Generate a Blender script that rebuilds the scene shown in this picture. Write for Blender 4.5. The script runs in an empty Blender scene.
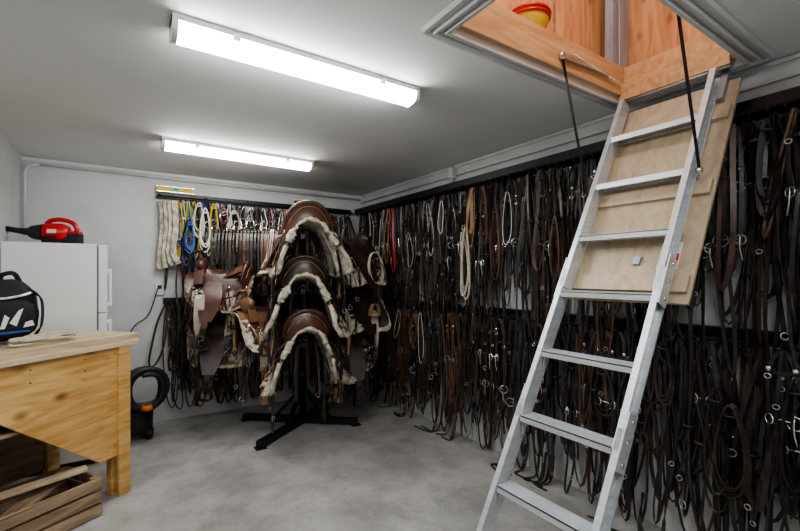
import bpy, math, random
import numpy as np
from mathutils import Matrix, Vector, Euler, noise
random.seed(7)
rnd=random.random
def U(a,b): return a+(b-a)*random.random()

# ------------------------------------------------------------------ materials
def mat(name, col, rough=0.5, metal=0.0, col2=None, scale=8.0, stretch=(1,1,1), bump=0.0, bscale=60.0, detail=4, emis=None, voro=False, ramp=(0.35,0.65)):
    m=bpy.data.materials.new(name); m.use_nodes=True
    nt=m.node_tree; n=nt.nodes; l=nt.links
    b=n['Principled BSDF']
    b.inputs['Base Color'].default_value=(*col,1); b.inputs['Roughness'].default_value=rough; b.inputs['Metallic'].default_value=metal
    tc=n.new('ShaderNodeTexCoord'); mp=n.new('ShaderNodeMapping'); mp.inputs['Scale'].default_value=stretch
    l.new(tc.outputs['Object'],mp.inputs['Vector'])
    if col2 is not None:
        nz=n.new('ShaderNodeTexNoise'); nz.inputs['Scale'].default_value=scale; nz.inputs['Detail'].default_value=detail
        l.new(mp.outputs[0],nz.inputs['Vector'])
        cr=n.new('ShaderNodeValToRGB'); cr.color_ramp.elements[0].position=ramp[0]; cr.color_ramp.elements[1].position=ramp[1]
        cr.color_ramp.elements[0].color=(*col,1); cr.color_ramp.elements[1].color=(*col2,1)
        l.new(nz.outputs['Fac'],cr.inputs['Fac']); l.new(cr.outputs['Color'],b.inputs['Base Color'])
    if bump>0:
        t=n.new('ShaderNodeTexVoronoi' if voro else 'ShaderNodeTexNoise'); t.inputs['Scale'].default_value=bscale
        l.new(mp.outputs[0],t.inputs['Vector'])
        bp=n.new('ShaderNodeBump'); bp.inputs['Strength'].default_value=bump; bp.inputs['Distance'].default_value=0.01
        l.new(t.outputs[0],bp.inputs['Height']); l.new(bp.outputs[0],b.inputs['Normal'])
    if emis:
        b.inputs['Emission Color'].default_value=(*emis[0],1); b.inputs['Emission Strength'].default_value=emis[1]
    return m

def plywood(name, c1, c2, c3, axis=0, knots=True, ks=3.0):
    m=bpy.data.materials.new(name); m.use_nodes=True
    nt=m.node_tree; n=nt.nodes; l=nt.links; b=n['Principled BSDF']; b.inputs['Roughness'].default_value=0.5
    tc=n.new('ShaderNodeTexCoord'); mp=n.new('ShaderNodeMapping')
    sc=[6,6,6]; sc[axis]=0.7; mp.inputs['Scale'].default_value=sc
    l.new(tc.outputs['Object'],mp.inputs['Vector'])
    nz=n.new('ShaderNodeTexNoise'); nz.inputs['Scale'].default_value=2.6; nz.inputs['Detail'].default_value=8; nz.inputs['Distortion'].default_value=1.6
    l.new(mp.outputs[0],nz.inputs['Vector'])
    cr=n.new('ShaderNodeValToRGB'); cr.color_ramp.elements[0].position=0.36; cr.color_ramp.elements[1].position=0.64
    cr.color_ramp.elements[0].color=(*c1,1); cr.color_ramp.elements[1].color=(*c2,1)
    l.new(nz.outputs['Fac'],cr.inputs['Fac'])
    out=cr.outputs['Color']
    if knots:
        v=n.new('ShaderNodeTexVoronoi'); v.inputs['Scale'].default_value=ks
        mp2=n.new('ShaderNodeMapping'); s2=[1.6,1.6,1.6]; s2[axis]=0.9; mp2.inputs['Scale'].default_value=s2
        l.new(tc.outputs['Object'],mp2.inputs['Vector']); l.new(mp2.outputs[0],v.inputs['Vector'])
        r2=n.new('ShaderNodeValToRGB'); r2.color_ramp.elements[0].position=0.06; r2.color_ramp.elements[1].position=0.22
        r2.color_ramp.elements[0].color=(1,1,1,1); r2.color_ramp.elements[1].color=(0,0,0,1)
        l.new(v.outputs['Distance'],r2.inputs['Fac'])
        mx=n.new('ShaderNodeMixRGB'); mx.inputs['Color2'].default_value=(*c3,1)
        l.new(r2.outputs['Color'],mx.inputs['Fac']); l.new(out,mx.inputs['Color1']); out=mx.outputs['Color']
    l.new(out,b.inputs['Base Color'])
    return m

M={}
M['wall']=mat('wall_paint',(0.50,0.51,0.51),0.7,col2=(0.59,0.60,0.60),scale=3.0,detail=10,bump=0.05,bscale=30,ramp=(0.3,0.6))
M['ceil']=mat('ceiling_paint',(0.76,0.78,0.78),0.75,col2=(0.82,0.84,0.84),scale=1.5,detail=8,bump=0.06,bscale=40)
def floor_mat():
    m=mat('stained_concrete',(0.30,0.295,0.285),0.45,col2=(0.44,0.435,0.42),scale=2.4,detail=14,bump=0.06,bscale=30,ramp=(0.36,0.62))
    nt=m.node_tree;n=nt.nodes;l=nt.links;b=n['Principled BSDF']
    src=b.inputs['Base Color'].links[0].from_socket
    tc=n.new('ShaderNodeTexCoord')
    def layer(scale,p0,p1,c0,fac,src,dist=0.5,det=12):
        nz=n.new('ShaderNodeTexNoise'); nz.inputs['Scale'].default_value=scale; nz.inputs['Detail'].default_value=det; nz.inputs['Roughness'].default_value=0.75; nz.inputs['Distortion'].default_value=dist
        l.new(tc.outputs['Object'],nz.inputs['Vector'])
        r=n.new('ShaderNodeValToRGB'); r.color_ramp.elements[0].position=p0; r.color_ramp.elements[0].color=(*c0,1); r.color_ramp.elements[1].position=p1; r.color_ramp.elements[1].color=(1.05,1.05,1.05,1)
        l.new(nz.outputs['Fac'],r.inputs['Fac'])
        mx=n.new('ShaderNodeMixRGB'); mx.blend_type='MULTIPLY'; mx.inputs['Fac'].default_value=fac
        l.new(src,mx.inputs['Color1']); l.new(r.outputs['Color'],mx.inputs['Color2']); return mx.outputs['Color']
    o=layer(7,0.36,0.54,(0.68,0.66,0.63),0.6,src)
    o=layer(26,0.30,0.42,(0.45,0.42,0.38),0.6,o,0.2,6)
    l.new(o,b.inputs['Base Color'])
    return m
M['floor']=floor_mat()
M['white']=mat('white_enamel',(0.78,0.79,0.80),0.35)
M['trim']=mat('trim_paint',(0.58,0.59,0.59),0.5,col2=(0.66,0.67,0.67),scale=3)
M['lens']=mat('diffuser',(0.9,0.9,0.9),0.3,emis=((1.0,0.99,0.965),28.0))
M['alu']=mat('aluminium',(0.58,0.61,0.64),0.42,0.5,col2=(0.70,0.73,0.76),scale=5,stretch=(1,1,12),bump=0.03)
M['steel']=mat('chrome',(0.80,0.79,0.77),0.22,1.0)
M['bit']=mat('worn_steel',(0.55,0.54,0.52),0.3,0.9)
M['blackm']=mat('black_metal',(0.012,0.012,0.014),0.4,0.2)
M['blackp']=mat('black_plastic',(0.015,0.015,0.017),0.45)
M['greym']=mat('grey_metal',(0.35,0.36,0.38),0.4,0.6)
M['black']=mat('black_leather',(0.012,0.011,0.012),0.32,col2=(0.044,0.041,0.040),scale=14,bump=0.1)
M['dark']=mat('dark_brown_leather',(0.022,0.014,0.011),0.34,col2=(0.060,0.040,0.031),scale=12,bump=0.1)
M['brown']=mat('brown_leather',(0.065,0.032,0.020),0.38,col2=(0.13,0.068,0.044),scale=12,bump=0.1)
M['tan']=mat('tan_leather',(0.30,0.17,0.08),0.5,col2=(0.42,0.27,0.14),scale=12)
M['rope']=mat('cream_rope',(0.50,0.44,0.34),0.85,col2=(0.62,0.56,0.46),scale=40,bump=0.4,bscale=150)
M['fleece']=mat('sheepskin_fleece',(0.38,0.33,0.25),0.95,col2=(0.76,0.71,0.60),scale=18,bump=1.0,bscale=110)
M['fleeced']=mat('dingy_fleece',(0.12,0.09,0.06),0.95,col2=(0.34,0.28,0.20),scale=16,bump=1.0,bscale=110)
M['sad1']=mat('saddle_leather_oxblood',(0.045,0.018,0.013),0.3,col2=(0.10,0.040,0.027),scale=9,bump=0.08,bscale=80,voro=True)
M['sad2']=mat('saddle_leather_dark',(0.018,0.011,0.009),0.33,col2=(0.05,0.026,0.019),scale=9,bump=0.08,bscale=80,voro=True)
M['sad3']=mat('saddle_leather_brown',(0.065,0.030,0.018),0.32,col2=(0.13,0.062,0.038),scale=9,bump=0.08,bscale=80,voro=True)
M['sad4']=mat('saddle_leather_tan',(0.14,0.07,0.035),0.35,col2=(0.24,0.13,0.07),scale=9,bump=0.08,bscale=80,voro=True)
M['seat']=mat('suede_seat',(0.11,0.05,0.035),0.7,col2=(0.18,0.09,0.065),scale=20)
M['red']=mat('red_plastic',(0.6,0.015,0.02),0.35)
M['orange']=mat('orange_plastic',(0.75,0.16,0.01),0.4)
M['yellow']=mat('yellow_nylon',(0.62,0.46,0.05),0.6)
M['blue']=mat('blue_nylon',(0.03,0.1,0.35),0.6)
M['teal']=mat('teal_nylon',(0.05,0.3,0.33),0.6)
M['purple']=mat('burgundy_nylon',(0.2,0.02,0.07),0.6)
M['whitec']=mat('white_fabric',(0.75,0.75,0.75),0.8)
M['bag']=mat('black_fabric',(0.012,0.013,0.018),0.75,bump=0.3,bscale=120)
M['ply_bench']=plywood('pine_plywood_bench',(0.54,0.29,0.09),(0.76,0.50,0.21),(0.26,0.11,0.035),axis=0,ks=4.2)
M['ply_attic']=plywood('attic_plywood',(0.58,0.27,0.12),(0.76,0.44,0.24),(0.22,0.09,0.04),axis=2,ks=5)
M['pine']=plywood('pine_board',(0.58,0.34,0.17),(0.74,0.50,0.29),(0.3,0.12,0.04),axis=0,knots=False)
M['counter']=plywood('bench_top_wood',(0.48,0.36,0.22),(0.66,0.54,0.37),(0.3,0.15,0.06),axis=0,knots=False)
M['hatch']=plywood('hatch_panel',(0.43,0.34,0.23),(0.52,0.43,0.31),(0.3,0.2,0.1),axis=2,knots=False)
M['crate']=plywood('weathered_wood',(0.18,0.12,0.075),(0.42,0.31,0.20),(0.05,0.03,0.02),axis=0,knots=False)
M['greywood']=mat('grey_stud',(0.30,0.32,0.38),0.7,col2=(0.42,0.44,0.49),scale=6,stretch=(4,4,0.5))

# ------------------------------------------------------------------ mesh builder
class MB:
    def __init__(s):
        s.V=[];s.F=[];s.MI=[];s.S=[];s.mats=[];s.T=Matrix.Identity(4)
    def mi(s,m):
        if m not in s.mats: s.mats.append(m)
        return s.mats.index(m)
    def add(s,vs,fs,m,smooth=False):
        o=len(s.V); k=s.mi(m)
        for v in vs:
            s.V.append(tuple(s.T@Vector(v)))
        for f in fs:
            s.F.append(tuple(o+i for i in f)); s.MI.append(k); s.S.append(smooth)
    def box(s,c,sz,m,R=None):
        c=Vector(c); vs=[]
        for x in(-.5,.5):
            for y in(-.5,.5):
                for z in(-.5,.5):
                    p=Vector((x*sz[0],y*sz[1],z*sz[2]))
                    if R is not None: p=R@p
                    vs.append(p+c)
        s.add(vs,[(0,1,3,2),(4,6,7,5),(0,4,5,1),(2,3,7,6),(0,2,6,4),(1,5,7,3)],m)
    def beam(s,p0,p1,w,t,m,up=(0,0,1)):
        p0=Vector(p0);p1=Vector(p1);d=(p1-p0);L=d.length;d.normalize()
        up=Vector(up)
        if abs(d.dot(up.normalized()))>0.98: up=Vector((0,1,0))
        a=d.cross(up).normalized();b=a.cross(d).normalized()
        R=Matrix((a,d,b)).transposed()
        s.box((p0+p1)/2,(w,L,t),m,R)
    def prism(s,poly,ext,m):
        n=len(poly);e=Vector(ext)
        vs=[Vector(p) for p in poly]+[Vector(p)+e for p in poly]
        fs=[tuple(range(n))[::-1],tuple(range(n,2*n))]
        for i in range(n):
            j=(i+1)%n; fs.append((i,j,n+j,n+i))
        s.add(vs,fs,m)
    def tube(s,pts,r,m,n=8,closed=False,jit=0.0):
        P=[Vector(p) for p in pts];N=len(P)
        rs=r if hasattr(r,'__len__') else [r]*N
        vs=[];a=None
        for i in range(N):
            if closed: t=(P[(i+1)%N]-P[i-1])
            else: t=P[min(i+1,N-1)]-P[max(i-1,0)]
            if t.length<1e-9: t=Vector((0,0,1))
            t.normalize()
            if a is None:
                a=t.orthogonal().normalized()
            a=(a-t*a.dot(t))
            if a.length<1e-6: a=t.orthogonal()
            a.normalize(); b=t.cross(a)
            for k in range(n):
                w=2*math.pi*k/n
                rr=rs[i]*(1+(U(-jit,jit) if jit else 0))
                vs.append(P[i]+a*math.cos(w)*rr+b*math.sin(w)*rr)
        fs=[]
        R=N if closed else N-1
        for i in range(R):
            j=(i+1)%N
            for k in range(n):
                q=(k+1)%n
                fs.append((i*n+k,i*n+q,j*n+q,j*n+k))
        if not closed:
            fs.append(tuple(range(n))[::-1]);fs.append(tuple(range((N-1)*n,N*n)))
        s.add(vs,fs,m,True)
    def ribbon(s,pts,N,w,t,m,closed=False):
        P=[Vector(p) for p in pts];L=len(P);vs=[]
        for i in range(L):
            tt=(P[(i+1)%L]-P[i-1]) if closed else P[min(i+1,L-1)]-P[max(i-1,0)]
            if tt.length<1e-9: tt=Vector((0,0,1))
            tt.normalize()
            nn=Vector(N[i]) if isinstance(N,list) else Vector(N)
            sd=tt.cross(nn)
            if sd.length<1e-6: sd=tt.orthogonal()
            sd.normalize(); nn=sd.cross(tt)
            ww=w[i] if hasattr(w,'__len__') else w
            for a,b in((-.5,-.5),(.5,-.5),(.5,.5),(-.5,.5)):
                vs.append(P[i]+sd*ww*a+nn*t*b)
        fs=[]
        R=L if closed else L-1
        for i in range(R):
            j=(i+1)%L
            for k in range(4):
                q=(k+1)%4; fs.append((i*4+k,i*4+q,j*4+q,j*4+k))
        if not closed:
            fs.append((3,2,1,0));fs.append(tuple((L-1)*4+k for k in range(4)))
        s.add(vs,fs,m)
    def lathe(s,prof,o,m,n=20,axis=(0,0,1)):
        ax=Vector(axis).normalized();a=ax.orthogonal().normalized();b=ax.cross(a);o=Vector(o)
        vs=[]
        for r,z in prof:
            for k in range(n):
                w=2*math.pi*k/n
                vs.append(o+ax*z+(a*math.cos(w)+b*math.sin(w))*r)
        fs=[]
        for i in range(len(prof)-1):
            for k in range(n):
                q=(k+1)%n; fs.append((i*n+k,i*n+q,(i+1)*n+q,(i+1)*n+k))
        fs.append(tuple(range(n))[::-1]);fs.append(tuple(range((len(prof)-1)*n,len(prof)*n)))
        s.add(vs,fs,m,True)
    def ell(s,c,r,m,n=16,k=10,R=None,e=1.0):
        c=Vector(c);vs=[];fs=[]
        def sp(v,p): return math.copysign(abs(v)**p,v)
        for i in range(k+1):
            th=math.pi*i/k
            for j in range(n):
                ph=2*math.pi*j/n
                p=Vector((r[0]*sp(math.sin(th),e)*sp(math.cos(ph),e),r[1]*sp(math.sin(th),e)*sp(math.sin(ph),e),r[2]*sp(math.cos(th),e)))
                if R is not None:p=R@p
                vs.append(c+p)
        for i in range(k):
            for j in range(n):
                q=(j+1)%n;fs.append((i*n+j,(i+1)*n+j,(i+1)*n+q,i*n+q))
        s.add(vs,fs,m,True)
    def ring(s,c,R,r,m,normal=(1,0,0),n=14,k=6,sx=1.0):
        nn=Vector(normal).normalized();a=nn.cross(Vector((0,0,1)))
        if a.length<1e-3:a=nn.orthogonal()
        a.normalize();b=nn.cross(a);c=Vector(c)
        s.tube([c+a*math.cos(2*math.pi*i/n)*R*sx+b*math.sin(2*math.pi*i/n)*R for i in range(n)],r,m,k,True)
    def grid(s,fn,nu,nv,m,smooth=True,flip=False):
        vs=[];fs=[]
        for i in range(nu+1):
            for j in range(nv+1):
                vs.append(fn(i/nu,j/nv))
        W=nv+1
        for i in range(nu):
            for j in range(nv):
                f=(i*W+j,(i+1)*W+j,(i+1)*W+j+1,i*W+j+1)
                fs.append(f[::-1] if flip else f)
        s.add(vs,fs,m,smooth)
    def build(s,name,loc=(0,0,0),rot=(0,0,0),bevel=0,solid=0):
        me=bpy.data.meshes.new(name)
        me.from_pydata(s.V,[],s.F)
        for m in s.mats: me.materials.append(m)
        me.polygons.foreach_set('material_index',s.MI)
        me.polygons.foreach_set('use_smooth',s.S)
        me.update()
        ob=bpy.data.objects.new(name,me); bpy.context.scene.collection.objects.link(ob)
        ob.location=loc; ob.rotation_euler=rot
        if bevel:
            b=ob.modifiers.new('bevel','BEVEL'); b.width=bevel; b.segments=2; b.limit_method='ANGLE'; b.angle_limit=math.radians(50)
        return ob

def curve(pts,n=6):
    P=[Vector(p) for p in pts];P=[2*P[0]-P[1]]+P+[2*P[-1]-P[-2]]
    o=[]
    for i in range(1,len(P)-2):
        for k in range(n):
            t=k/n
            a,b,c,d=P[i-1],P[i],P[i+1],P[i+2]
            o.append(0.5*((2*b)+(c-a)*t+(2*a-5*b+4*c-d)*t*t+(3*b-a-3*c+d)*t**3))
    o.append(P[-2]);return o

# ------------------------------------------------------------------ room
H=2.5; XR=2.62; YB=4.84; XL=-0.71; XL2=-1.9; YN=-1.6
HX0,HX1,HY0,HY1=1.13,2.44,0.745,1.32
def room():
    b=MB(); b.box(((XL2+XR)/2,(YN+YB)/2,-0.05),(XR-XL2+0.2,YB-YN+0.2,0.1),M['floor']); b.build('floor')
    b=MB()
    x0,x1,y0,y1=XL2-0.1,XR+0.1,YN-0.1,YB+0.1
    def slab(a,c,d,e): b.box(((a+c)/2,(d+e)/2,H+0.06),(c-a,e-d,0.12),M['ceil'])
    slab(x0,HX0,y0,y1); slab(HX1,x1,y0,y1); slab(HX0,HX1,y0,HY0); slab(HX0,HX1,HY1,y1)
    b.build('ceiling')
    b=MB(); b.box((XR+0.05,(YN+YB)/2,H/2),(0.1,YB-YN+0.2,H),M['wall']); b.build('wall_right')
    b=MB(); b.box(((XL+XR)/2,YB+0.05,H/2),(XR-XL+0.1,0.1,H),M['wall']); b.build('wall_back')
    b=MB(); b.box((XL-0.05,(3.99+YB+0.1)/2,H/2),(0.1,YB+0.1-3.99,H),M['wall']); b.build('wall_left_alcove')
    b=MB(); b.box(((XL2+XL-0.1)/2,4.04,H/2),(XL-0.1-XL2,0.1,H),M['wall']); b.build('wall_left_return')
    b=MB(); b.box((XL2-0.05,(YN+4.09)/2,H/2),(0.1,4.09-YN,H),M['wall']); b.build('wall_left')
    b=MB(); b.box(((XL2+XR)/2,YN-0.05,H/2),(XR-XL2,0.1,H),M['wall']); b.build('wall_front')
    b=MB(); b.box(((XL+XR)/2,YB-0.008,H-0.02),(XR-XL,0.016,0.03),M['trim']); b.build('trim_1')
    b=MB(); b.box((XR-0.008,(YN+YB)/2,H-0.015),(0.016,YB-YN-0.04,0.02),M['trim'])
    b.build('trim_2')
room()

# attic shaft ---------------------------------------------------------
def attic():
    ax0,ax1,ay0,ay1,z0,z1=0.7,2.66,0.35,1.50,2.62,3.7
    b=MB(); b.box(((ax0+ax1)/2,ay1+0.01,(z0+z1)/2),(ax1-ax0,0.02,z1-z0),M['ply_attic'])
    for x in (1.45,2.05): b.box((x,ay1-0.003,(z0+z1)/2),(0.008,0.01,z1-z0),M['crate'])
    b.build('wall_attic_back')
    b=MB(); b.box((ax1+0.01,(ay0+ay1)/2,(z0+z1)/2),(0.02,ay1-ay0,z1-z0),M['ply_attic']); b.build('wall_attic_right')
    b=MB(); b.box((ax0-0.01,(ay0+ay1)/2,(z0+z1)/2),(0.02,ay1-ay0,z1-z0),M['ply_attic']); b.build('wall_attic_left')
    b=MB(); b.box(((ax0+ax1)/2,ay0-0.01,(z0+z1)/2),(ax1-ax0,0.02,z1-z0),M['ply_attic']); b.build('wall_attic_front')
    b=MB(); b.box(((ax0+ax1)/2,(ay0+ay1)/2,z1+0.01),(ax1-ax0+.04,ay1-ay0+.04,0.02),M['trim']); b.build('ceiling_attic')
    b=MB(); b.box((2.56,1.42,(z0+z1)/2),(0.18,0.05,z1-z0),M['greywood']); b.box((2.52,1.385,(z0+z1)/2),(0.012,0.02,z1-z0),M['greym']); b.build('attic_stud',bevel=0.003)
    li=bpy.data.lights.new('attic_bulb','POINT'); li.energy=18; li.shadow_soft_size=0.05; li.color=(0.95,0.97,1.0)
    lo=bpy.data.objects.new('attic_bulb',li); lo.location=(1.3,0.75,3.4); bpy.context.scene.collection.objects.link(lo)
    b=MB(); t=0.02; zc=(H+2.665)/2; hh=2.665-H
    b.box(((HX0+HX1)/2,HY1-t/2,zc),(HX1-HX0,t,hh),M['pine'])
    b.box(((HX0+HX1)/2,HY0+t/2,zc),(HX1-HX0,t,hh),M['pine'])
    b.box((HX0+t/2,(HY0+HY1)/2,zc),(t,HY1-HY0-2*t,hh),M['pine'])
    b.box((HX1-t/2,(HY0+HY1)/2,zc),(t,HY1-HY0-2*t,hh),M['pine'])
    b.build('trim_hatch_frame',bevel=0.003)
    b=MB()
    steps=[(0.0,0.018,0.040),(0.018,0.040,0.024),(0.040,0.052,0.036),(0.052,0.074,0.018),(0.074,0.088,0.026)]
    for i0,i1,h in steps:
        X0,X1,Y0,Y1=HX0-i1,HX1+i1,HY0-i1,HY1+i1; w=i1-i0; z=H-h/2
        b.box(((X0+X1)/2,Y1-w/2,z),(X1-X0,w,h),M['trim']); b.box(((X0+X1)/2,Y0+w/2,z),(X1-X0,w,h),M['trim'])
        b.box((X0+w/2,(Y0+Y1)/2,z),(w,Y1-Y0-2*w,h),M['trim']); b.box((X1-w/2,(Y0+Y1)/2,z),(w,Y1-Y0-2*w,h),M['trim'])
    b.build('trim_hatch_casing',bevel=0.003)
    b=MB(); b.lathe([(0.05,0),(0.07,0.02),(0.095,0.1),(0.1,0.135),(0.104,0.14),(0.095,0.14),(0.09,0.10),(0.05,0.02)],(1.70,1.39,2.621),M['yellow'],24)
    b.ring((1.70,1.39,2.76),0.1,0.009,M['red'],(0,0,1),24); b.ring((1.70,1.39,2.74),0.099,0.007,M['red'],(0,0,1),24)
    b.build('plastic_bucket')
attic()

# ------------------------------------------------------------------ attic ladder
def ladder():
    b=MB(); A=M['alu']
    HPx,HPz=2.40,2.46; D=Vector((-0.47,0,-0.883)).normalized()
    N=Vector((D.z,0,-D.x)).normalized()
    Y0,Y1=0.845,1.275
    def P(s,y,n=0): return Vector((HPx,y,HPz))+D*s+N*n
    send=(HPz-0.012)/-D.z
    def slab(s0,s1,y0,y1,n0,n1,m):
        vs=[P(s,y,n) for s in(s0,s1) for y in(y0,y1) for n in(n0,n1)]
        b.add(vs,[(0,1,3,2),(4,6,7,5),(0,4,5,1),(2,3,7,6),(0,2,6,4),(1,5,7,3)],m)
    slab(0.03,1.22,0.755,1.30,-0.075,-0.060,M['hatch'])
    for s in (0.20,0.62,1.10): slab(s,s+0.075,0.765,1.29,-0.060,-0.040,M['hatch'])
    secs=[(0.02,1.20,0.0),(1.10,1.86,0.0),(1.78,send,0.0)]
    for idx,(s0,s1,off) in enumerate(secs):
        o=(-0.006,0.0,0.006)[idx]
        for y,sg in((Y0,1),(Y1,-1)):
            yy=y-sg*o*0.8
            slab(s0,s1,min(yy,yy+sg*0.004),max(yy,yy+sg*0.004),-0.036,0.036,A)
            for n0,n1 in((-0.036,-0.031),(0.031,0.036)):
                slab(s0,s1,min(yy-sg*0.0,yy-sg*0.022),max(yy,yy-sg*0.022),n0,n1,A)
    for s in(1.15,1.82):
        for y,sg in((Y0,-1),(Y1,1)):
            slab(s-0.11,s+0.11,min(y+sg*.022,y+sg*.028),max(y+sg*.022,y+sg*.028),-0.03,0.034,A)
            for ds in(-.08,0,.08):
                p=P(s+ds,y+sg*0.028,0); b.lathe([(0.009,0),(0.009,0.004),(0.004,0.007)],p,M['steel'],10,(0,sg,0))
    slab(1.212,1.228,Y0,Y1,-0.034,-0.028,A)
    for k in range(7):
        s=0.275+0.312*k; c=P(s,(Y0+Y1)/2,0)
        b.box(c+Vector((0,0,-0.002)),(0.088,Y1-Y0-0.008,0.004),A)
        b.box(c+Vector((-0.042,0,-0.013)),(0.004,Y1-Y0-0.008,0.026),A)
        b.box(c+Vector((0.042,0,-0.013)),(0.004,Y1-Y0-0.008,0.026),A)
        for r in range(-4,5): b.box(c+Vector((r*0.009,0,0.0015)),(0.003,Y1-Y0-0.01,0.004),A)
        for y in (Y0+0.012,Y1-0.012):
            b.beam(P(s+0.09,y,-0.01),c+Vector((-0.02,y-c.y,-0.006)),0.012,0.003,A)
    for y in (Y0,Y1): b.box((P(send,y).x,y,0.012),(0.09,0.035,0.022),M['blackp'])
    b.box((2.405,(Y0+Y1)/2,2.515),(0.025,0.55,0.09),M['pine']); slab(-0.02,0.16,0.80,0.83,-0.058,-0.03,M['greym']); slab(-0.02,0.16,1.285,1.30,-0.058,0.0,M['greym'])
    b.tube([(2.40,0.78,2.46),(2.40,1.30,2.46)],0.009,M['greym'])
    for y,yr in((HY1-0.03,Y1+0.012),(HY0+0.03,Y0-0.03)):
        p0=Vector((1.83,y,2.56)); p1=P(0.70 if y>1 else 0.6,yr+(0.01 if y>1 else -0.01),0.0)
        b.beam(p0,p1,0.004,0.012,M['blackm'],(0,1,0))
        b.beam(p0+Vector((0.02,0,-0.01)),Vector((2.25,y,2.57)),0.006,0.014,M['greym'],(0,1,0))
        b.lathe([(0.018,-0.01),(0.018,0.01)],p0,M['steel'],12,(0,1,0)); b.lathe([(0.014,-0.01),(0.014,0.012)],p1,M['steel'],12,(0,1,0))
        pts=[];q0=p0+Vector((0.05,0,0.03));q1=Vector((2.36,y,2.55))
        for i in range(140):
            t=i/139;w=t*34*2*math.pi
            c=q0.lerp(q1,t); pts.append(c+Vector((0,math.cos(w),math.sin(w)))*0.010)
        b.tube(pts,0.002,M['steel'],4)
    slab(0.93,1.06,0.825,0.91,-0.0598,-0.0590,M['whitec']); slab(0.985,1.05,0.83,0.905,-0.0592,-0.0582,M['red'])
    slab(1.00,1.04,0.98,1.01,-0.0598,-0.045,M['greym'])
    b.build('attic_ladder')
ladder()

# ------------------------------------------------------------------ fluorescent fixtures, plus two added fill lights
def fixture(x0,x1,yc):
    b=MB(); L=x1-x0
    b.box((0,0,-0.0135),(L,0.13,0.025),M['white'])
    prof=[]; n=14
    for i in range(n+1):
        a=math.pi*i/n; prof.append((0.062*math.cos(a),-0.025-0.058*math.sin(a)**0.6))
    vs=[(s*(L/2-0.02),y,z) for s in(-1,1) for y,z in prof]
    fs=[(i,i+1,n+2+i,n+1+i) for i in range(n)]
    b.add(vs,fs,M['lens'],True)
    for s in(-1,1):
        b.prism([(s*(L/2-0.022),y*1.06,z*1.04) for y,z in prof]+[(s*(L/2-0.022),-0.065,-0.001),(s*(L/2-0.022),0.065,-0.001)],(s*0.022,0,0),M['white'])
    for k in(-.3,.3): b.box((k*L,0.066,-0.03),(0.03,0.006,0.03),M['steel']); b.box((k*L,-0.066,-0.03),(0.03,0.006,0.03),M['steel'])
    b.build('fluorescent_light_fixture',((x0+x1)/2,yc,H))
fixture(0.17,1.37,1.92); fixture(0.26,1.45,3.64); fixture(0.10,1.32,-0.1); fixture(-1.6,-0.38,1.3)  # last two are unseen, added for fill from behind and from the left

# ------------------------------------------------------------------ conduit
def conduit():
    b=MB(); c=M['trim']
    b.tube([(XL+0.12,YB-0.02,2.44),(XR-0.03,YB-0.02,2.44)],0.009,c)
    b.tube([(XL+0.12,YB-0.02,2.44),(XL+0.05,YB-0.03,2.42),(XL+0.03,YB-0.05,2.36),(XL+0.03,YB-0.05,1.85)],0.011,c)
    b.tube([(XR-0.02,YB-0.03,2.40),(XR-0.02,0.0,2.40)],0.007,c)
    b.tube([(XR-0.03,3.0,2.49),(XR-0.03,3.0,2.34)],0.013,c); b.box((XR-0.03,3.0,2.42),(0.05,0.06,0.09),c)
    b.build('electrical_conduit')
    b=MB(); b.box((0,0,0),(0.08,0.02,0.12),M['trim']); b.box((0,-0.012,0.02),(0.035,0.01,0.035),M['blackp'])
    pts=curve([(0,-0.02,0.02),(-0.02,-0.06,0.0),(-0.10,-0.07,-0.25),(-0.22,-0.06,-0.36),(-0.34,-0.05,-0.62)]); b.tube(pts,0.006,M['blackp'],6)
    b.build('wall_outlet',(0.33,YB-0.012,1.33),bevel=0.002)
conduit()

# ------------------------------------------------------------------ refrigerator
def fridge():
    b=MB(); W=M['white']
    b.box((-0.425,4.35,0.88),(0.55,0.66,1.66),W)
    b.box((-0.425,4.35,0.03),(0.52,0.6,0.06),M['blackp'])
    b.box((-0.112,4.35,0.62),(0.055,0.66,1.10),W); b.box((-0.112,4.35,1.44),(0.055,0.66,0.53),W)
    b.box((-0.145,4.35,0.9),(0.012,0.63,1.6),M['greym'])
    for z0,z1 in((0.75,1.12),(1.22,1.52)):
        b.box((-0.062,4.07,(z0+z1)/2),(0.018,0.03,z1-z0),W)
        b.box((-0.076,4.07,z0+0.02),(0.03,0.03,0.03),W); b.box((-0.076,4.07,z1-0.02),(0.03,0.03,0.03),W)
    b.box((-0.12,4.64,1.72),(0.07,0.05,0.02),W)
    b.build('refrigerator',bevel=0.008)
fridge()

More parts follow.
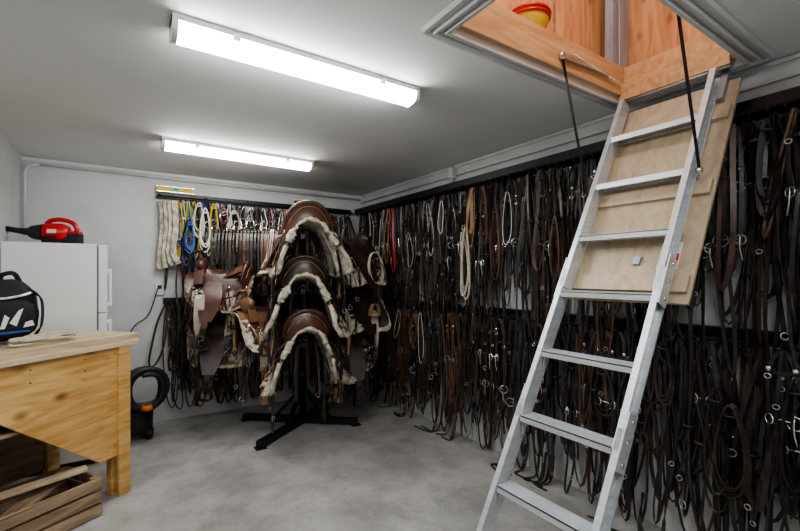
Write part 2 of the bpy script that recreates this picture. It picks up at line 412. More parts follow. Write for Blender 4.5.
def vac():
    b=MB(); R=M['red'];K=M['blackp']
    b.lathe([(0.03,-0.02),(0.068,0.0),(0.072,0.05),(0.07,0.11),(0.05,0.15),(0.03,0.16)],(0.02,0,0.085),R,24,(1,0,0))
    b.lathe([(0.035,0),(0.05,0.02),(0.062,0.08),(0.066,0.10)],(-0.09,0,0.085),K,24,(1,0,0))
    b.tube([(-0.08,0,0.085),(-0.16,0,0.095),(-0.24,0,0.11)],[0.03,0.022,0.02],K,12)
    b.prism([(-0.22,-0.05,0.09),(-0.22,0.05,0.09),(-0.22,0.05,0.125),(-0.22,-0.05,0.125)],(-0.07,0,-0.0),K)
    b.tube(curve([(0.02,0,0.15),(0.06,0,0.18),(0.13,0,0.185),(0.20,0,0.16),(0.225,0,0.11),(0.205,0,0.07)]),0.017,R,10)
    b.box((0.205,0,0.04),(0.10,0.075,0.075),K); b.box((0.19,0,0.085),(0.12,0.07,0.025),R)
    b.box((0.08,0,0.012),(0.14,0.09,0.024),K); b.box((0.09,-0.073,0.09),(0.06,0.004,0.03),M['whitec'])
    for k in range(5): b.box((0.03+0.02*k,-0.045,0.045),(0.008,0.06,0.03),K)
    b.build('handheld_vacuum',(-0.49,4.20,1.712),(0,0,math.radians(-20)),bevel=0.003)
vac()

# ------------------------------------------------------------------ workbench
BD=Vector((0.758,0.652,0)); BN=Vector((-0.652,0.758,0))
BO=Vector((0.048,3.418,0))
def bench():
    b=MB(); PW=M['ply_bench']
    ang=math.atan2(BD.y,BD.x)
    L=1.35
    b.box((-L/2+0.02,0.345,1.045),(L+0.08,0.74,0.05),M['counter'])
    b.box((-L/2+0.02,-0.022,1.01),(L+0.08,0.02,0.03),M['counter'])
    b.prism([(-0.02,0.0,1.02),(-0.02,0.0,0.27),(-0.20,0,0.27),(-0.74,0,0.70),(-1.05,0,0.82),(-L,0,0.82),(-L,0,1.02)],(0,0.018,0),PW)
    for x,y in((-0.045,0.02),(-0.045,0.60),(-L+0.045,0.02),(-L+0.045,0.60)):
        b.box((x,y+0.045,0.51),(0.085,0.045,1.02),M['ply_bench'])
    b.box((-0.045,-0.012,0.51),(0.085,0.022,1.02),M['ply_bench'])
    b.box((-0.006,0.33,0.64),(0.014,0.60,0.74),PW)
    b.box((-L/2,0.655,0.55),(L-0.1,0.015,0.9),M['crate'])
    b.box((-L/2,0.33,0.62),(L-0.1,0.60,0.02),M['crate'])
    b.box((-L+0.006,0.33,0.64),(0.014,0.60,0.74),PW)
    for x in(-0.1,-0.30,-0.60):
        for z in(0.95,0.33 if x>-.2 else 0.88): b.lathe([(0.006,0),(0.004,0.002)],(x,-0.0005,z),M['blackm'],8,(0,-1,0))
    b.build('workbench',BO,(0,0,ang),bevel=0.003)
    b=MB(); C=M['crate']
    Lx,Ly,Hh=0.62,0.36,0.24
    for z in(0.04,0.12,0.20):
        for sy in(-1,1): b.box((0,sy*Ly/2,z),(Lx,0.018,0.065),C)
        for sx in(-1,1): b.box((sx*Lx/2,0,z),(0.018,Ly,0.065),C)
    for sx in(-1,1):
        for sy in(-1,1): b.box((sx*(Lx/2-0.03),sy*(Ly/2-0.022),0.12),(0.04,0.03,0.24),C)
    for k in range(4): b.box((0,-0.13+k*0.087,0.012),(Lx-.04,0.07,0.014),C)
    b.beam((-0.28,-0.1,0.10),(0.27,0.05,0.262),0.10,0.02,C); b.beam((-0.28,0.10,0.245),(0.28,-0.09,0.285),0.07,0.02,M['counter'])
    b.build('wooden_crate',(BO-BD*0.56+BN*0.12),(0,0,ang-0.15),bevel=0.002)
bench()

def backpack():
    b=MB(); K=M['bag']
    def f(u,v):
        th=u*2*math.pi; z=v
        w=(0.165,0.12)
        k=math.sin(math.pi*min(1,max(0,(z*0.93+0.035))))**0.35
        x=w[0]*k*math.copysign(abs(math.cos(th))**0.7,math.cos(th)); y=w[1]*k*math.copysign(abs(math.sin(th))**0.7,math.sin(th))
        p=Vector((x,y,0.40*z)); d=noise.noise(p*9)*0.04
        lean=0.03*z
        return (x*(1+d*3)*(1-0.25*z*z)+lean,y*(1+d*3),0.35*z+d*0.4+0.012)
    b.grid(f,36,20,K)
    b.ell((0.02,0,0.355),(0.06,0.05,0.012),K)
    b.ell((0.01,-0.115,0.14),(0.13,0.04,0.11),K,e=0.7)
    def patch(pts,m):
        b.prism([Vector((x,-0.158,z)) for x,z in pts],(0,0.006,0),m)
    patch([(-0.10,0.10),(-0.075,0.10),(-0.045,0.21),(-0.07,0.21)],M['whitec'])
    patch([(-0.04,0.09),(-0.02,0.09),(0.0,0.15),(-0.02,0.17)],M['whitec'])
    patch([(0.0,0.12),(0.03,0.10),(0.06,0.20),(0.04,0.19)],M['whitec'])
    patch([(0.06,0.09),(0.11,0.10),(0.10,0.13),(0.07,0.12)],M['whitec'])
    patch([(-0.10,0.055),(0.09,0.065),(0.09,0.075),(-0.10,0.070)],M['blue'])
    b.ribbon(curve([(-0.12,-0.10,0.29),(-0.05,-0.14,0.26),(0.04,-0.14,0.27),(0.12,-0.09,0.29)]),(0,-1,0.4),0.012,0.006,M['greym'])
    b.ribbon(curve([(0.0,0.02,0.35),(0.0,0.0,0.39),(0.05,-0.02,0.40),(0.09,0.0,0.33)]),(0,1,0),0.025,0.006,K)
    b.ribbon(curve([(0.10,-0.06,0.31),(0.15,-0.12,0.25),(0.15,-0.13,0.1),(0.13,-0.08,0.03)]),(1,-.5,0),0.035,0.008,K)
    p=BO-BD*0.53+BN*0.34
    b.build('backpack',(p.x,p.y,1.078),(0,0,math.radians(22)))
    b=MB()
    pts=[]
    for i in range(120):
        t=i/119; a=t*2*math.pi*4.3; r=0.10+0.02*math.sin(7*a/3)
        pts.append((r*1.5*math.cos(a),r*0.5*math.sin(a),0.008+0.013*(i/119*3)+0.003*math.sin(a*3)))
    b.tube(pts,0.007,M['rope'],6)
    p=BO-BD*0.46+BN*0.10
    b.build('rope_coil',(p.x,p.y,1.073),(0,0,math.radians(40)))
backpack()

def shopvac():
    b=MB(); K=M['blackp']
    b.lathe([(0.10,0.06),(0.13,0.09),(0.135,0.26),(0.12,0.29),(0.05,0.31)],(0,0,0),K,28)
    for a in(45,135,225,315):
        r=math.radians(a); c=Vector((0.12*math.cos(r),0.12*math.sin(r),0))
        b.box(c+Vector((0,0,0.075)),(0.06,0.06,0.05),K); b.lathe([(0.03,-0.012),(0.03,0.012)],c+Vector((0,0,0.031)),K,14,(math.sin(r),-math.cos(r),0))
    pts=[]
    for i in range(200):
        t=i/199; a=t*2*math.pi*4.1+1.2
        pts.append((0.04+(0.15+0.025*math.sin(a*.7))*math.cos(a),-0.10-0.03*t*4,0.47+(0.16+.02*math.sin(a*.4))*math.sin(a)))
    rs=[0.021+0.003*(i%2) for i in range(200)]
    b.tube(pts,rs,K,10)
    b.tube([(-0.0,-0.22,0.33),(0.03,-0.235,0.32),(0.07,-0.23,0.325)],[0.022,0.024,0.026],M['orange'],10)
    b.build('vacuum_hose_reel',(0.12,4.44,0),(0,0,math.radians(10)))
shopvac()

# ------------------------------------------------------------------ saddles
drape=[(0,0)]
_s=0;_x=0;_z=0
for i in range(200):
    ds=0.8/200; _s+=ds
    a=math.radians(60)*min(1,(_s/0.12))**0.9
    if _s>0.2: a+=math.radians(16)*min(1,(_s-0.2)/0.25)
    _x+=math.cos(a)*ds;_z-=math.sin(a)*ds; drape.append((_x,_z))
def drp(s):
    t=min(abs(s)/0.8*200,199.99);i=int(t);f=t-i
    x=drape[i][0]*(1-f)+drape[i+1][0]*f; z=drape[i][1]*(1-f)+drape[i+1][1]*f
    return math.copysign(x,s),z
def zofx(x):
    x=abs(x)
    for i in range(200):
        if drape[i+1][0]>=x: return drape[i][1]
    return drape[-1][1]
SEED=[0]
def skirtP(u,v,sc=1.0,off=0.0,droop=1.0,ys=1.0):
    S=0.56*sc*droop*(max(0,1-abs(u)**6))**0.26*(1-0.10*math.exp(-((u-0.1)/0.3)**2))
    x,z=drp(S*v)
    y=0.345*u*sc*ys
    t=abs(S*v)/0.5
    x+=math.copysign(0.12*t*t*noise.noise(Vector((u*1.6,SEED[0]*3.1,1 if v>0 else 5)))*1.6+0.04*t*t*abs(u)**3,v)
    y+=0.09*t*t*noise.noise(Vector((SEED[0]*1.7+u,2 if v>0 else 7,0.3)))*2
    a=math.radians(52)*min(1,abs(S*v)/0.12)
    return Vector((x+math.copysign(off*math.sin(a),v),y,0.035+0.045*u*u+z+off*math.cos(a)))

def saddle(loc,rotz,leather,seatm,scale=1.0,tilt=0.0,droop=1.0,seed=0,cinch=True,roll=0.0,fl='fleece',rim_r=0.026):
    random.seed(100+seed); SEED[0]=seed
    b=MB(); FL=M[fl]; LE=leather
    def jit(p,a=0.012):
        n=noise.noise_vector(p*30+Vector((seed,0,0))); return p+n*a
    fy=1.0 if rim_r>0.015 else 0.97
    b.grid(lambda i,j: jit(skirtP(-0.992+1.984*i,-1+2*j,fy,-0.010,droop),.008),40,60,FL)
    b.grid(lambda i,j: jit(skirtP(-0.992+1.984*i,-1+2*j,fy,-0.036,droop)),40,60,FL,flip=True)
    rear=[jit(skirtP(-0.985,-0.97+1.94*k/60,fy,-0.018,droop)) for k in range(61)]
    b.tube(rear,[max(0.008,rim_r*(0.85+0.9*noise.noise(p*11))*(1.0+0.35*abs(-1+2*k/60))) for k,p in enumerate(rear)],FL,9,False,jit=0.3)
    for sv in(-1,1):
        rim=[jit(skirtP(-0.98+1.96*k/45,sv,fy,-0.018,droop)) for k in range(46)]
        b.tube(rim,[max(0.006,(rim_r*0.9*(1-k/50)+0.010*noise.noise(p*9))) for k,p in enumerate(rim)],FL,8,False,jit=0.3)
    front=[jit(skirtP(0.985,-0.97+1.94*k/40,fy,-0.018,droop)) for k in range(41)]
    b.tube(front,rim_r*0.5,FL,7,False,jit=0.3)
    b.grid(lambda i,j: skirtP(-0.985+1.97*i,-1+2*j,0.96,0.014,droop,0.99),28,40,LE)
    b.grid(lambda i,j: skirtP(-0.95+1.8*i,-1+2*j,0.80,0.024,0.70),24,24,LE)
    for sv in(-1,1):
        b.tube([skirtP(-0.97+1.94*k/30,sv,0.96,0.014,droop,0.99) for k in range(31)],0.005,M['dark'],5)
        b.tube([skirtP(-0.95+1.8*k/30,sv,0.80,0.024,0.70) for k in range(31)],0.004,M['black'],5)
    ys=[-0.235,-0.20,-0.14,-0.06,0.02,0.09,0.14,0.17]
    hs=[0.215,0.185,0.135,0.110,0.115,0.14,0.175,0.20]
    ws=[0.19,0.185,0.17,0.15,0.125,0.105,0.10,0.09]
    es=[0.12,0.10,0.075,0.085,0.10,0.11,0.13,0.16]
    def it(t,a):
        q=t*(len(a)-1);i=min(int(q),len(a)-2);f=q-i;f=f*f*(3-2*f);return a[i]*(1-f)+a[i+1]*f
    b.grid(lambda i,j:(it(i,ws)*(2*j-1),it(i,ys),it(i,hs)-it(i,es)*abs(2*j-1)**2.3),24,18,seatm)
    for s in(-1,1):
        def jk(i,j):
            y=-0.27+0.46*i; t=j
            xx,zz=drp(0.10+ (0.16*math.sin(math.pi*min(1,max(0,i)))**0.6+0.02)*t)
            return (s*(xx+0.034),y,0.062+zz+0.02+0.03*(1-t))
        b.grid(jk,16,8,LE)
    def rimp(t,o=0):
        a=(t-0.5)*math.pi*0.96
        return Vector((0.215*math.sin(a),-0.285+0.065*(1-math.cos(a)),-0.07+0.29*max(0,math.cos(a))**0.72))
    def back(i,j):
        p=rimp(i); x=p.x*(1.0-0.18*(1-j)); zb=0.075+zofx(x)
        return Vector((x,p.y-0.045*(1-j)-0.01*math.sin(math.pi*j),zb+(p.z-zb)*j))
    b.grid(back,22,8,LE)
    b.grid(lambda i,j: (lambda p: Vector((p.x*(1-0.15*(1-j)),p.y+0.06*(1-j)+0.01,0.05+(max(p.z,0.05)-0.05)*j)))(rimp(i)),20,6,seatm)
    b.tube([rimp(k/24) for k in range(25)],[0.009+0.013*math.sin(math.pi*k/24)**0.5 for k in range(25)],LE,10)
    b.tube([back(k/24,0.72)+Vector((0,-0.003,0)) for k in range(3,22)],0.003,M['tan'],5)
    b.ell((0,0.185,0.145),(0.135,0.062,0.095),LE,20,12,e=0.85)
    for s in(-1,1): b.ell((s*0.10,0.185,0.155),(0.055,0.05,0.062),LE)
    for s in(-1,1): b.beam((s*0.11,0.19,0.13),(s*0.20,0.19,-0.04),0.09,0.02,LE,(1,0,0.3))
    b.lathe([(0.035,0),(0.022,0.03),(0.019,0.075),(0.022,0.085)],(0,0.20,0.215),LE,16,(0,0.25,1))
    b.lathe([(0.02,-0.006),(0.046,-0.004),(0.05,0.004),(0.044,0.012),(0.015,0.016)],(0,0.222,0.305),LE,20,(0,0.15,1))
    for s in(-1,1):
        y0=0.04
        path=[];w=[]
        for k in range(15):
            t=k/14
            xx,zz=drp(0.13+0.42*t); xx+=0.055+0.05*t
            path.append((s*xx,y0+0.04*t,0.055+zz)); w.append(0.09+0.14*math.sin(math.pi*min(1,t*0.8+0.1))-0.03*t)
        b.ribbon(path,(s*0.85,0,0.4),w,0.006,LE)
        e=Vector(path[-1]); sw=U(-.04,.04); dl_=U(0.10,0.22)
        b.ribbon([e,e+Vector((s*0.01,sw*.5,-dl_/2)),e+Vector((s*0.0,sw,-dl_))],(s,0,0.2),0.055,0.012,LE)
        c=e+Vector((0,sw,-dl_))
        st=[]; tw=U(-0.9,0.9); ca,sa=math.cos(tw),math.sin(tw)
        for q in [(-0.025,0),(-0.045,-0.03),(-0.062,-0.08),(-0.066,-0.125),(-0.045,-0.135),(0,-0.138),(0.045,-0.135),(0.066,-0.125),(0.062,-0.08),(0.045,-0.03),(0.025,0)]:
            st.append(c+Vector((q[0]*sa,q[0]*ca,q[1])))
        cc=c+Vector((0,0,-0.08))
        b.ribbon(st,[ (p-cc) for p in st],0.05,0.009,M['dark'] if seed%3 else M['tan'],True)
        for yy in(-0.27,-0.10,0.24):
            xx,zz=drp(0.21); p=Vector((s*(xx+0.040),yy,0.07+zz))
            nrm=Vector((s*0.8,0,0.6))
            b.lathe([(0.021,0),(0.019,0.005),(0.004,0.009)],p,M['steel'],12,nrm)
            for q in range(3):
                ln=U(0.22,0.50); dx=U(0.03,0.08)
                b.ribbon(curve([p+nrm*0.01,p+Vector((s*(0.05+dx),U(-.02,.02),-0.08)),p+Vector((s*(0.07+dx),U(-.04,.04),-ln*.6)),p+Vector((s*(0.075+dx),U(-.05,.05),-ln))],4),(s,0.2,0),0.011,0.003,M['tan'] if q==2 and seed%3==0 else (LE if q else M['black']))
        xx,zz=drp(0.24); p=Vector((s*(xx+0.05),0.17,0.05+zz)); b.ring(p,0.035,0.005,M['steel'],(s*0.8,0,0.5))
        for (yy,mm,lo,hi) in((0.17,LE,.5,.8),(0.12,M['black'],.3,.7),(-0.20,LE,.4,.75),(-0.16,M['tan'] if seed%3==1 else M['dark'],.4,.7),(-0.30,M['black'],.4,.8),(-0.33,M['dark'],.3,.7)):
            ln=U(lo,hi); q=Vector((s*(xx+0.05),yy,0.05+zz)); k=U(-.05,.05)
            b.ribbon(curve([q,q+Vector((s*0.06,0.01,-0.13)),q+Vector((s*0.10,k*.6,-ln*.6)),q+Vector((s*0.10,k,-ln))],5),(s,U(-1,1),0),U(.02,.038),0.005,mm)
            if rnd()<.5: b.ring(q+Vector((s*0.10,k,-ln)),0.022,0.004,M['bit'],(s,U(-1,1),0))
    for k in range(8):
        x=U(-.2,.2); y=U(-.3,.25); L=U(.35,.65); tw=U(-1,1)
        b.ribbon(curve([(x*.6,y,-.05),(x*.9,y+.01,-L*.4),(x,y+U(-.04,.04),-L)],4),(tw,1,0),U(.015,.035),0.005,random.choice([LE,M['black'],M['dark']]))
    if cinch:
        s=1 if seed%2 else -1
        xx,zz=drp(0.32)
        p=Vector((s*(xx+0.10),0.15,-0.14))
        for k in range(9):
            o=(k-4)*0.010
            b.tube(curve([p+Vector((0,o,0)),p+Vector((s*0.03,o*1.1,-0.2)),p+Vector((s*0.02,o,-0.42))],4),0.0055,M['rope'],5)
        for z in(0,-0.42): b.ring(p+Vector((s*0.01,0,z)),0.04,0.004,M['steel'],(1,0,0))
    # coiled lariat slung from the horn on some saddles
    if seed in (3,5,6,1):
        s=-1 if seed in(1,3) else 1
        pts=[]
        for i in range(90):
            a=i/89*2*math.pi*3.6; r=0.14+0.012*math.sin(a*.7)
            pts.append((s*(0.24+0.05*(1-math.cos(a))*.5+0.012*math.sin(a*.31)+0.03),0.16+r*0.75*math.sin(a),-0.12-r*1.25*(1-math.cos(a))+0.12))
        b.tube(pts,0.006,M['rope'],6)
    ob=b.build('saddle',loc,(tilt,roll,rotz)); ob.scale=(scale,)*3
    return ob

CX,CY=1.52,4.02
vdir=Vector((CX,CY,0)).normalized()
rdir=Vector((vdir.y,-vdir.x,0))
def rz(d): return math.atan2(-d.x,d.y)
C0=Vector((CX,CY,0))
arms=[]
def put(d,off,z,le,se,seed,flip=False,dr_=0.0,**k):
    p=C0+d*off; dd=-d if flip else d
    saddle((p.x,p.y,z),rz(dd)+dr_,le,se,seed=seed,**k); arms.append((d,off,z))
put(-vdir,0.42,1.88,M['sad3'],M['seat'],1,flip=True,scale=0.92,dr_=0.20,droop=1.05)
put(-vdir,0.44,1.42,M['sad2'],M['sad1'],2,flip=True,scale=0.92,dr_=0.05,droop=1.15)
put(-vdir,0.44,0.97,M['sad1'],M['sad3'],3,flip=True,scale=0.92,dr_=0.15,droop=1.2)
dl=(-rdir+vdir*0.02).normalized()
put(dl,0.76,1.42,M['sad1'],M['sad3'],4,scale=0.9,droop=0.8,fl='fleeced',rim_r=0.010)
put(dl,0.74,0.95,M['sad2'],M['sad1'],5,scale=0.9,droop=0.85,fl='fleeced',rim_r=0.010)
dl2=(-rdir*0.75+vdir*0.66).normalized()
put(dl2,0.42,1.62,M['sad2'],M['sad2'],11,scale=0.82,droop=0.8,fl='fleeced',rim_r=0.010)
dl3=(-rdir*0.95-vdir*0.35).normalized()
put(dl3,0.42,1.08,M['sad4'],M['sad1'],12,scale=0.80,droop=0.9,fl='fleece',rim_r=0.012,dr_=0.3)
dr=(rdir+vdir*0.05).normalized()
put(dr,0.46,1.70,M['sad2'],M['sad2'],6,scale=0.88,droop=0.9,dr_=0.5)
put(dr,0.46,1.24,M['sad2'],M['sad3'],7,scale=0.88,droop=0.9,dr_=0.4)
put(dr,0.44,0.80,M['sad2'],M['sad2'],8,scale=0.86,droop=0.8,fl='fleeced',rim_r=0.012)
random.seed(11)

def rack():
    b=MB(); K=M['blackm']
    b.tube([C0+Vector((0,0,0.06)),C0+Vector((0,0,2.02))],0.032,K,16)
    b.lathe([(0.033,2.02),(0.04,2.03),(0.02,2.06)],C0,K,16)
    dA=Vector((-0.76,0.65,0)).normalized()
    b.beam(C0-dA*0.55+Vector((0,0,.035)),C0+dA*0.62+Vector((0,0,.035)),0.06,0.06,K)
    dB=Vector((-0.80,-0.60,0)).normalized()
    b.beam(C0-dB*0.45+Vector((0,0,.035)),C0+dB*0.68+Vector((0,0,.035)),0.06,0.06,K)
    for p in (C0-dA*0.53,C0+dA*0.60,C0-dB*0.43,C0+dB*0.66): b.box(p+Vector((0,0,0.004)),(0.09,0.09,0.008),K)
    for d in (dA,-dA,dB,-dB): b.beam(C0+d*0.28+Vector((0,0,0.06)),C0+Vector((0,0,0.36)),0.03,0.03,K)
    for d,off,z in arms+[(dl,0.56,1.92)]:
        zz=z-0.035; sd=Vector((d.y,-d.x,0))
        b.beam(C0+Vector((0,0,zz-0.05)),C0+d*(off+0.27)+Vector((0,0,zz-0.05)),0.04,0.04,K)
        for o,h in((0,0.0),(-0.06,-0.05),(0.06,-0.05)):
            b.tube([C0+d*(off-0.26)+sd*o+Vector((0,0,zz+h)),C0+d*(off+0.27)+sd*o+Vector((0,0,zz+h))],0.010,K,8)
        for e in(-0.24,0.25):
            b.tube([C0+d*(off+e)+sd*0.06+Vector((0,0,zz-0.05)),C0+d*(off+e)+Vector((0,0,zz)),C0+d*(off+e)-sd*0.06+Vector((0,0,zz-0.05))],0.010,K,8)
    for k in range(20):
        p=C0+dl*(0.22+0.032*k)+Vector((0,0,1.90)); sd=Vector((dl.y,-dl.x,0)); L=U(0.2,0.5); m=random.choice(['black','dark','sad2','black','brown','dark'])
        pts=curve([p-sd*0.11-Vector((0,0,L)),p-sd*0.12-Vector((0,0,0.15)),p-sd*0.07+Vector((0,0,-0.01)),p+Vector((0,0,0.005)),p+sd*0.07+Vector((0,0,-0.01)),p+sd*0.12-Vector((0,0,0.15)),p+sd*0.11-Vector((0,0,L*U(.7,1.1)))],4)
        b.ribbon(pts,sd+Vector((0,0,1.5)),U(.012,.03),0.005,M[m])
    b.build('saddle_rack',bevel=0.0)
rack()

# ------------------------------------------------------------------ hanging tack
class Wall:
    def __init__(s,kind): s.k=kind
    def p(s,a,h,o): return Vector((XR-o,a,h)) if s.k=='r' else Vector((a,YB-o,h))
    def n(s): return Vector((-1,0,0)) if s.k=='r' else Vector((0,-1,0))
    def t(s): return Vector((0,1,0)) if s.k=='r' else Vector((1,0,0))
leathers=['black']*11+['dark']*8+['brown']*2
def loop(b,W,a,z,o,L,wd,m,w=0.016,t=0.004,lean=0.0,zmin=0.02,round_=False,n=20,sk=0.0):
    L=min(L,z-zmin)
    pts=[];phi=U(-0.9,0.9)
    p1,p2=U(0,6),U(0,6)
    for i in range(n+1):
        q=i/n
        hz=z-L*(1-math.cos(2*math.pi*q))/2
        dd=(z-hz)/max(L,1e-3)
        y=a+wd*math.sin(2*math.pi*q)*(0.55+0.6*dd)+lean*dd+0.006*math.sin(dd*7+p1)
        oo=o+0.012*math.sin(dd*5+p2)+0.03*dd*sk+0.006*math.cos(math.pi*q)
        pts.append(W.p(y,hz,max(0.012,oo)))
    if round_: b.tube(pts,w*0.42,M[m],6)
    else:
        Ns=[]
        for i in range(n+1):
            tg=(pts[min(i+1,n)]-pts[max(i-1,0)]).normalized(); sd=tg.cross(W.n())
            Ns.append(W.n()*math.cos(phi)+sd*math.sin(phi))
        b.ribbon(pts,Ns,w,t,M[m])
    if rnd()<0.4 and not round_:
        i=random.randint(3,n-3); p=pts[i]+W.n()*0.006
        b.ring(p,0.011,0.0028,M['bit'],W.n()+W.t()*U(-.6,.6),8,5,1.2)
    return pts
def coil(b,W,a,z,o,m,r,h,turns=4,w=0.014):
    pts=[];ph=U(0,6)
    N=turns*18
    for i in range(N+1):
        q=i/N*turns*2*math.pi; k=1+0.12*math.sin(q*0.37+ph)
        pts.append(W.p(a+r*k*math.sin(q)*(0.75-0.25*math.cos(q)),z-h*k+h*k*math.cos(q),o+0.02*math.sin(q*.23)+0.012*i/N*turns*.3))
    phi=U(-.7,.7)
    Ns=[]
    for i in range(len(pts)):
        tg=(pts[min(i+1,N)]-pts[max(i-1,0)]).normalized(); sd=tg.cross(W.n()); Ns.append(W.n()*math.cos(phi)+sd*math.sin(phi))
    b.ribbon(pts,Ns,w,0.004,M[m])
    b.ring(W.p(a,z-h*0.25,o+0.01),0.030,0.007,M[m],(0,0,1),10,6)
def tail(b,W,a,z,o,L,m,w=0.016,lean=0.0,zmin=0.015):
    L=min(L,z-zmin); k=[]
    p1=U(0,6); am=U(0.004,0.02)
    for i in range(9):
        d=i/8; k.append(W.p(a+lean*d+am*math.sin(d*6+p1),z-L*d,max(0.012,o+0.01*math.sin(d*5))))
    ph=U(-.8,.8); b.ribbon(k,W.n()*math.cos(ph)+W.t()*math.sin(ph),w,0.004,M[m])
def bridle(b,W,a,z,o,m,Lh,Lr,zmin=0.02):
    wd=U(0.03,0.06); mb=M['bit'] if rnd()<.6 else M['steel']
    for s in(-1,1):
        pts=curve([W.p(a,z,o),W.p(a+s*wd*0.7,z-0.05,o),W.p(a+s*wd,z-Lh*0.5,o+0.01),W.p(a+s*wd*0.9,z-Lh,o+0.01)],4)
        b.ribbon(pts,W.n()+W.t()*0.3*s,0.017,0.004,M[m])
        bz=z-Lh
        b.ring(W.p(a+s*wd*0.9,bz-0.025,o+0.01),U(0.020,0.034),0.0042,mb,W.n()+W.t()*U(-1.3,1.3),12,5)
        b.ring(W.p(a+s*wd,z-Lh*0.42,o+0.014),0.011,0.0028,mb,W.n(),8,5,1.2)
        if rnd()<0.5: b.lathe([(0.013,0),(0.012,0.004),(0.003,0.006)],W.p(a+s*wd*.95,z-Lh*0.30,o+0.012),mb,10,W.n())
        if rnd()<0.45:
            b.tube(curve([W.p(a+s*wd*0.9,bz,o+.012),W.p(a+s*wd*0.9,bz-0.06,o+.02),W.p(a+s*wd*1.1,bz-0.13,o+.01)],3),0.005,mb,6)
    b.ribbon(curve([W.p(a-wd,z-Lh*0.32,o),W.p(a,z-Lh*0.36,o+0.02),W.p(a+wd,z-Lh*0.32,o)],4),W.n(),0.016,0.004,M[m])
    b.tube([W.p(a-wd*.9,z-Lh-0.025,o+.01),W.p(a,z-Lh-0.018,o+.016),W.p(a+wd*.9,z-Lh-0.025,o+.01)],0.0045,mb,6)
    loop(b,W,a,z-Lh-0.01 if rnd()<.5 else z,o+0.01,Lr,U(0.02,0.06),m,w=U(0.010,0.018),lean=U(-.05,.05),zmin=zmin)

def tackrow(W,a0,a1,z,Lmin,Lmax,step,zmin,nl=(2,4),pc=0.22,pb=0.5):
    b=MB(); a=a0
    while a<a1:
        m=random.choice(leathers)
        ob=U(0.03,0.06)
        if rnd()<pb: bridle(b,W,a,z,ob+U(0.03,.10),m,U(0.28,0.62),U(Lmin,Lmax)*0.75,zmin)
        for k in range(random.randint(*nl)):
            mm=m if rnd()<0.75 else random.choice(leathers)
            loop(b,W,a+U(-.03,.03),z+U(-.01,.01),ob+k*0.022,U(Lmin*.7,Lmax),U(0.008,0.07),mm,w=U(0.010,0.024),lean=U(-.13,.13),round_=(rnd()<0.25),zmin=zmin,sk=U(0,1))
        if rnd()<0.6: tail(b,W,a+U(-.02,.02),z,ob+0.07,U(Lmin,Lmax),m,U(.012,.024),U(-.12,.12),zmin)
        if rnd()<pc: coil(b,W,a,z-U(0,0.35),0.13,random.choice(['black','black','dark','dark','brown']),U(.04,.085),U(.14,.30),random.randint(3,6),U(.009,.015))
        if rnd()<0.35:
            zz=z-U(0.25,0.6)
            b.ring(W.p(a,zz,ob+0.05),0.03,0.009,M[m],(0,0,1),10,6)
        if rnd()<0.35:
            b.ring(W.p(a+U(-.03,.03),z-U(.3,.9)*Lmax,ob+.10),U(.012,.024),0.0035,M['bit'],W.n()+W.t()*U(-1,1),10,5)
        b.tube([W.p(a,z+0.03,0.02),W.p(a,z+0.005,0.05),W.p(a,z+0.0,0.13),W.p(a,z+0.03,0.15)],0.005,M['blackm'],6)
        a+=step*U(0.75,1.3)
    return b
WR=Wall('r'); WB=Wall('b')
b=tackrow(WR,0.10,4.62,2.21,0.80,1.30,0.062,0.9,(3,5),0.25,0.6)
for a,z,L,m,w,r in [(2.62,2.2,0.38,'tan',0.026,False),(2.58,2.2,0.5,'tan',0.020,False),(2.66,1.86,0.60,'rope',0.024,True),(2.70,1.84,0.55,'rope',0.022,True),(3.18,2.15,0.5,'rope',0.010,True),(3.85,2.2,0.7,'red',0.014,False),(3.92,2.2,0.6,'tan',0.014,False),(1.9,2.2,0.7,'brown',0.02,False),(0.80,2.2,0.8,'brown',0.024,False),(3.0,2.15,0.3,'whitec',0.010,True),(4.3,2.2,0.5,'rope',0.012,False),(3.5,1.9,0.35,'rope',0.008,True),(2.2,2.1,0.4,'whitec',0.008,True),(4.05,2.1,0.55,'rope',0.010,True),(0.95,2.0,0.5,'tan',0.010,False)]:
    loop(b,WR,a,z,0.17,L,U(0.03,0.05),m,w=w,round_=r,lean=U(-.04,.04))
b.build('hanging_bridles')
b=tackrow(WR,0.10,4.62,1.13,0.75,1.12,0.058,0.015,(3,5),0.25,0.35)
for a,L,m in[(1.6,0.6,'brown'),(3.0,0.8,'brown'),(3.7,0.3,'rope'),(3.3,0.5,'rope')]:
    loop(b,WR,a,1.1,0.17,L,0.04,m,w=0.010,round_=(m=='rope'),lean=U(-.1,.1))
for k in range(22):
    y=U(0.4,4.5); l=U(.02,.12); m=random.choice(leathers)
    pts=curve([(XR-0.08,y,0.2),(XR-0.12,y,0.03),(XR-0.18-l*.4,y+U(-.1,.1),0.008),(XR-0.16-l,y+U(-.2,.2),0.008)],5)
    b.ribbon(pts,(0.15,0,1),0.018,0.005,M[m])
b.build('hanging_reins')
b=tackrow(WB,0.50,2.40,2.20,0.6,1.15,0.065,0.95,(3,4))
for k,a in enumerate((0.34,0.375,0.41,0.445)):
    pts=curve([WB.p(a,2.2,0.06+k*.03),WB.p(a+0.012,1.95,0.07+k*.03),WB.p(a-0.01,1.7,0.07+k*.03),WB.p(a-0.02+.02*k,1.52+.02*k,0.06+k*.03)],8)
    b.ribbon(pts,(0.3,-1,0),[0.05+0.006*math.sin(i*1.3) for i in range(len(pts))],0.026,M['fleece']); b.tube(pts,0.022,M['fleece'],8,jit=0.25)
cols=['yellow','blue','rope','yellow','teal','black','yellow','dark','rope','blue','blue','black','purple','rope','black','whitec']
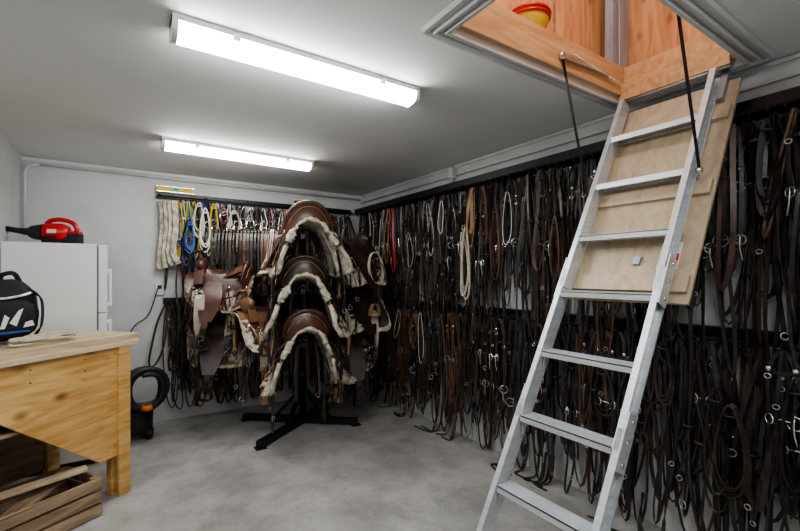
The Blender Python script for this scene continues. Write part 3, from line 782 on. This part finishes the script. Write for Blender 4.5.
for k,mn in enumerate(cols):
    a=0.49+k*0.024+U(-.01,.01)
    for q in range(2): loop(b,WB,a,2.22,0.10+0.02*q,U(.35,.75),U(.01,.045),mn,w=0.015,round_=True,lean=U(-.05,.05))
for a,z,m,r,h in((0.66,2.2,'rope',0.06,0.16),(1.0,2.15,'rope',0.07,0.13),(0.80,2.2,'yellow',0.05,0.2),(0.58,2.0,'blue',0.05,0.14),(0.72,2.15,'whitec',0.06,0.2)): coil(b,WB,a,z,0.19,m,r,h,5,0.011)
a=0.75
while a<2.1:
    z=U(1.98,2.16); o=0.17
    m=random.choice(['steel','dark','whitec','rope','purple','steel','black'])
    loop(b,WB,a,2.21,o,2.21-z+0.03,0.018,random.choice(['dark','rope','whitec','black']),w=0.012)
    b.ring(WB.p(a,z-0.02,o+.01),0.034,0.006,M['bit'],(U(-.4,.4),-1,0),14,6)
    b.tube(curve([WB.p(a-0.03,z-0.02,o+.01),WB.p(a-0.035,z-0.08,o+.02),WB.p(a-0.02,z-0.13,o+.01)],3),0.006,M['steel'],6)
    b.tube(curve([WB.p(a+0.03,z-0.02,o+.01),WB.p(a+0.035,z-0.08,o+.02),WB.p(a+0.02,z-0.13,o+.01)],3),0.006,M['steel'],6)
    if rnd()<.4: loop(b,WB,a,2.2,o+.03,U(.12,.25),0.03,m,w=0.012,round_=True)
    a+=U(0.05,0.09)
b.build('hanging_bits_and_cinches')
b=tackrow(WB,0.40,2.40,1.18,0.7,1.1,0.062,0.12,(3,5),0.25,0.3)
b.build('hanging_harness')

def rails():
    b=MB(); K=M['blackm']
    for z,d,h in((2.28,0.10,0.085),(1.17,0.05,0.05)):
        b.box((XR-0.012,2.42,z),(0.02,4.80,h),K)
        b.box((XR-d/2-0.002,2.42,z+0.026),(d,4.80,0.010),K)
        if h>.06: b.box((XR-d-0.004,2.42,z+0.005),(0.008,4.80,0.052),K)
        b.tube([(XR-d-0.01,0.03,z-0.03),(XR-d-0.01,4.80,z-0.03)],0.008,K,8)
        y=0.2
        while y<4.8:
            b.beam((XR-0.02,y,z-0.09),(XR-d,y,z+0.018),0.012,0.012,K); y+=0.6
    b.build('tack_rail')
    b=MB()
    for z,x0 in((2.27,0.30),(1.21,0.36)):
        b.box(((x0+2.46)/2,YB-0.012,z),(2.46-x0,0.02,0.06),K)
        b.tube([(x0,YB-0.09,z-0.02),(2.46,YB-0.09,z-0.02)],0.008,K,8)
        x=x0+0.03
        while x<2.46:
            b.beam((x,YB-0.02,z+0.01),(x,YB-0.095,z-0.015),0.012,0.012,K); x+=0.42
    b.build('tack_rail')
    b=MB(); b.box((0,0,0),(0.34,0.024,0.05),M['yellow']); b.box((0,-0.013,0),(0.05,0.004,0.03),M['teal']); b.box((0.0,0,0.026),(0.34,0.026,0.004),M['steel']); b.box((0.0,0,-0.026),(0.34,0.026,0.004),M['steel'])
    b.build('spirit_level',(0.47,YB-0.045,2.330))
rails()

# ------------------------------------------------------------------ camera, world
w=bpy.data.worlds.new('world'); bpy.context.scene.world=w; w.use_nodes=True
w.node_tree.nodes['Background'].inputs[0].default_value=(0.6,0.65,0.7,1); w.node_tree.nodes['Background'].inputs[1].default_value=0.3
cam=bpy.data.cameras.new('camera'); co=bpy.data.objects.new('camera',cam); bpy.context.scene.collection.objects.link(co)
cam.sensor_width=36; cam.lens=18.9; cam.shift_y=0.0119; cam.clip_start=0.02
co.location=(0,0,1.47); co.rotation_euler=(math.radians(90),0,math.radians(-33.7))
bpy.context.scene.camera=co
bpy.context.scene.view_settings.view_transform='AgX'
bpy.context.scene.view_settings.look='AgX - Medium High Contrast'
bpy.context.scene.view_settings.exposure=0.35
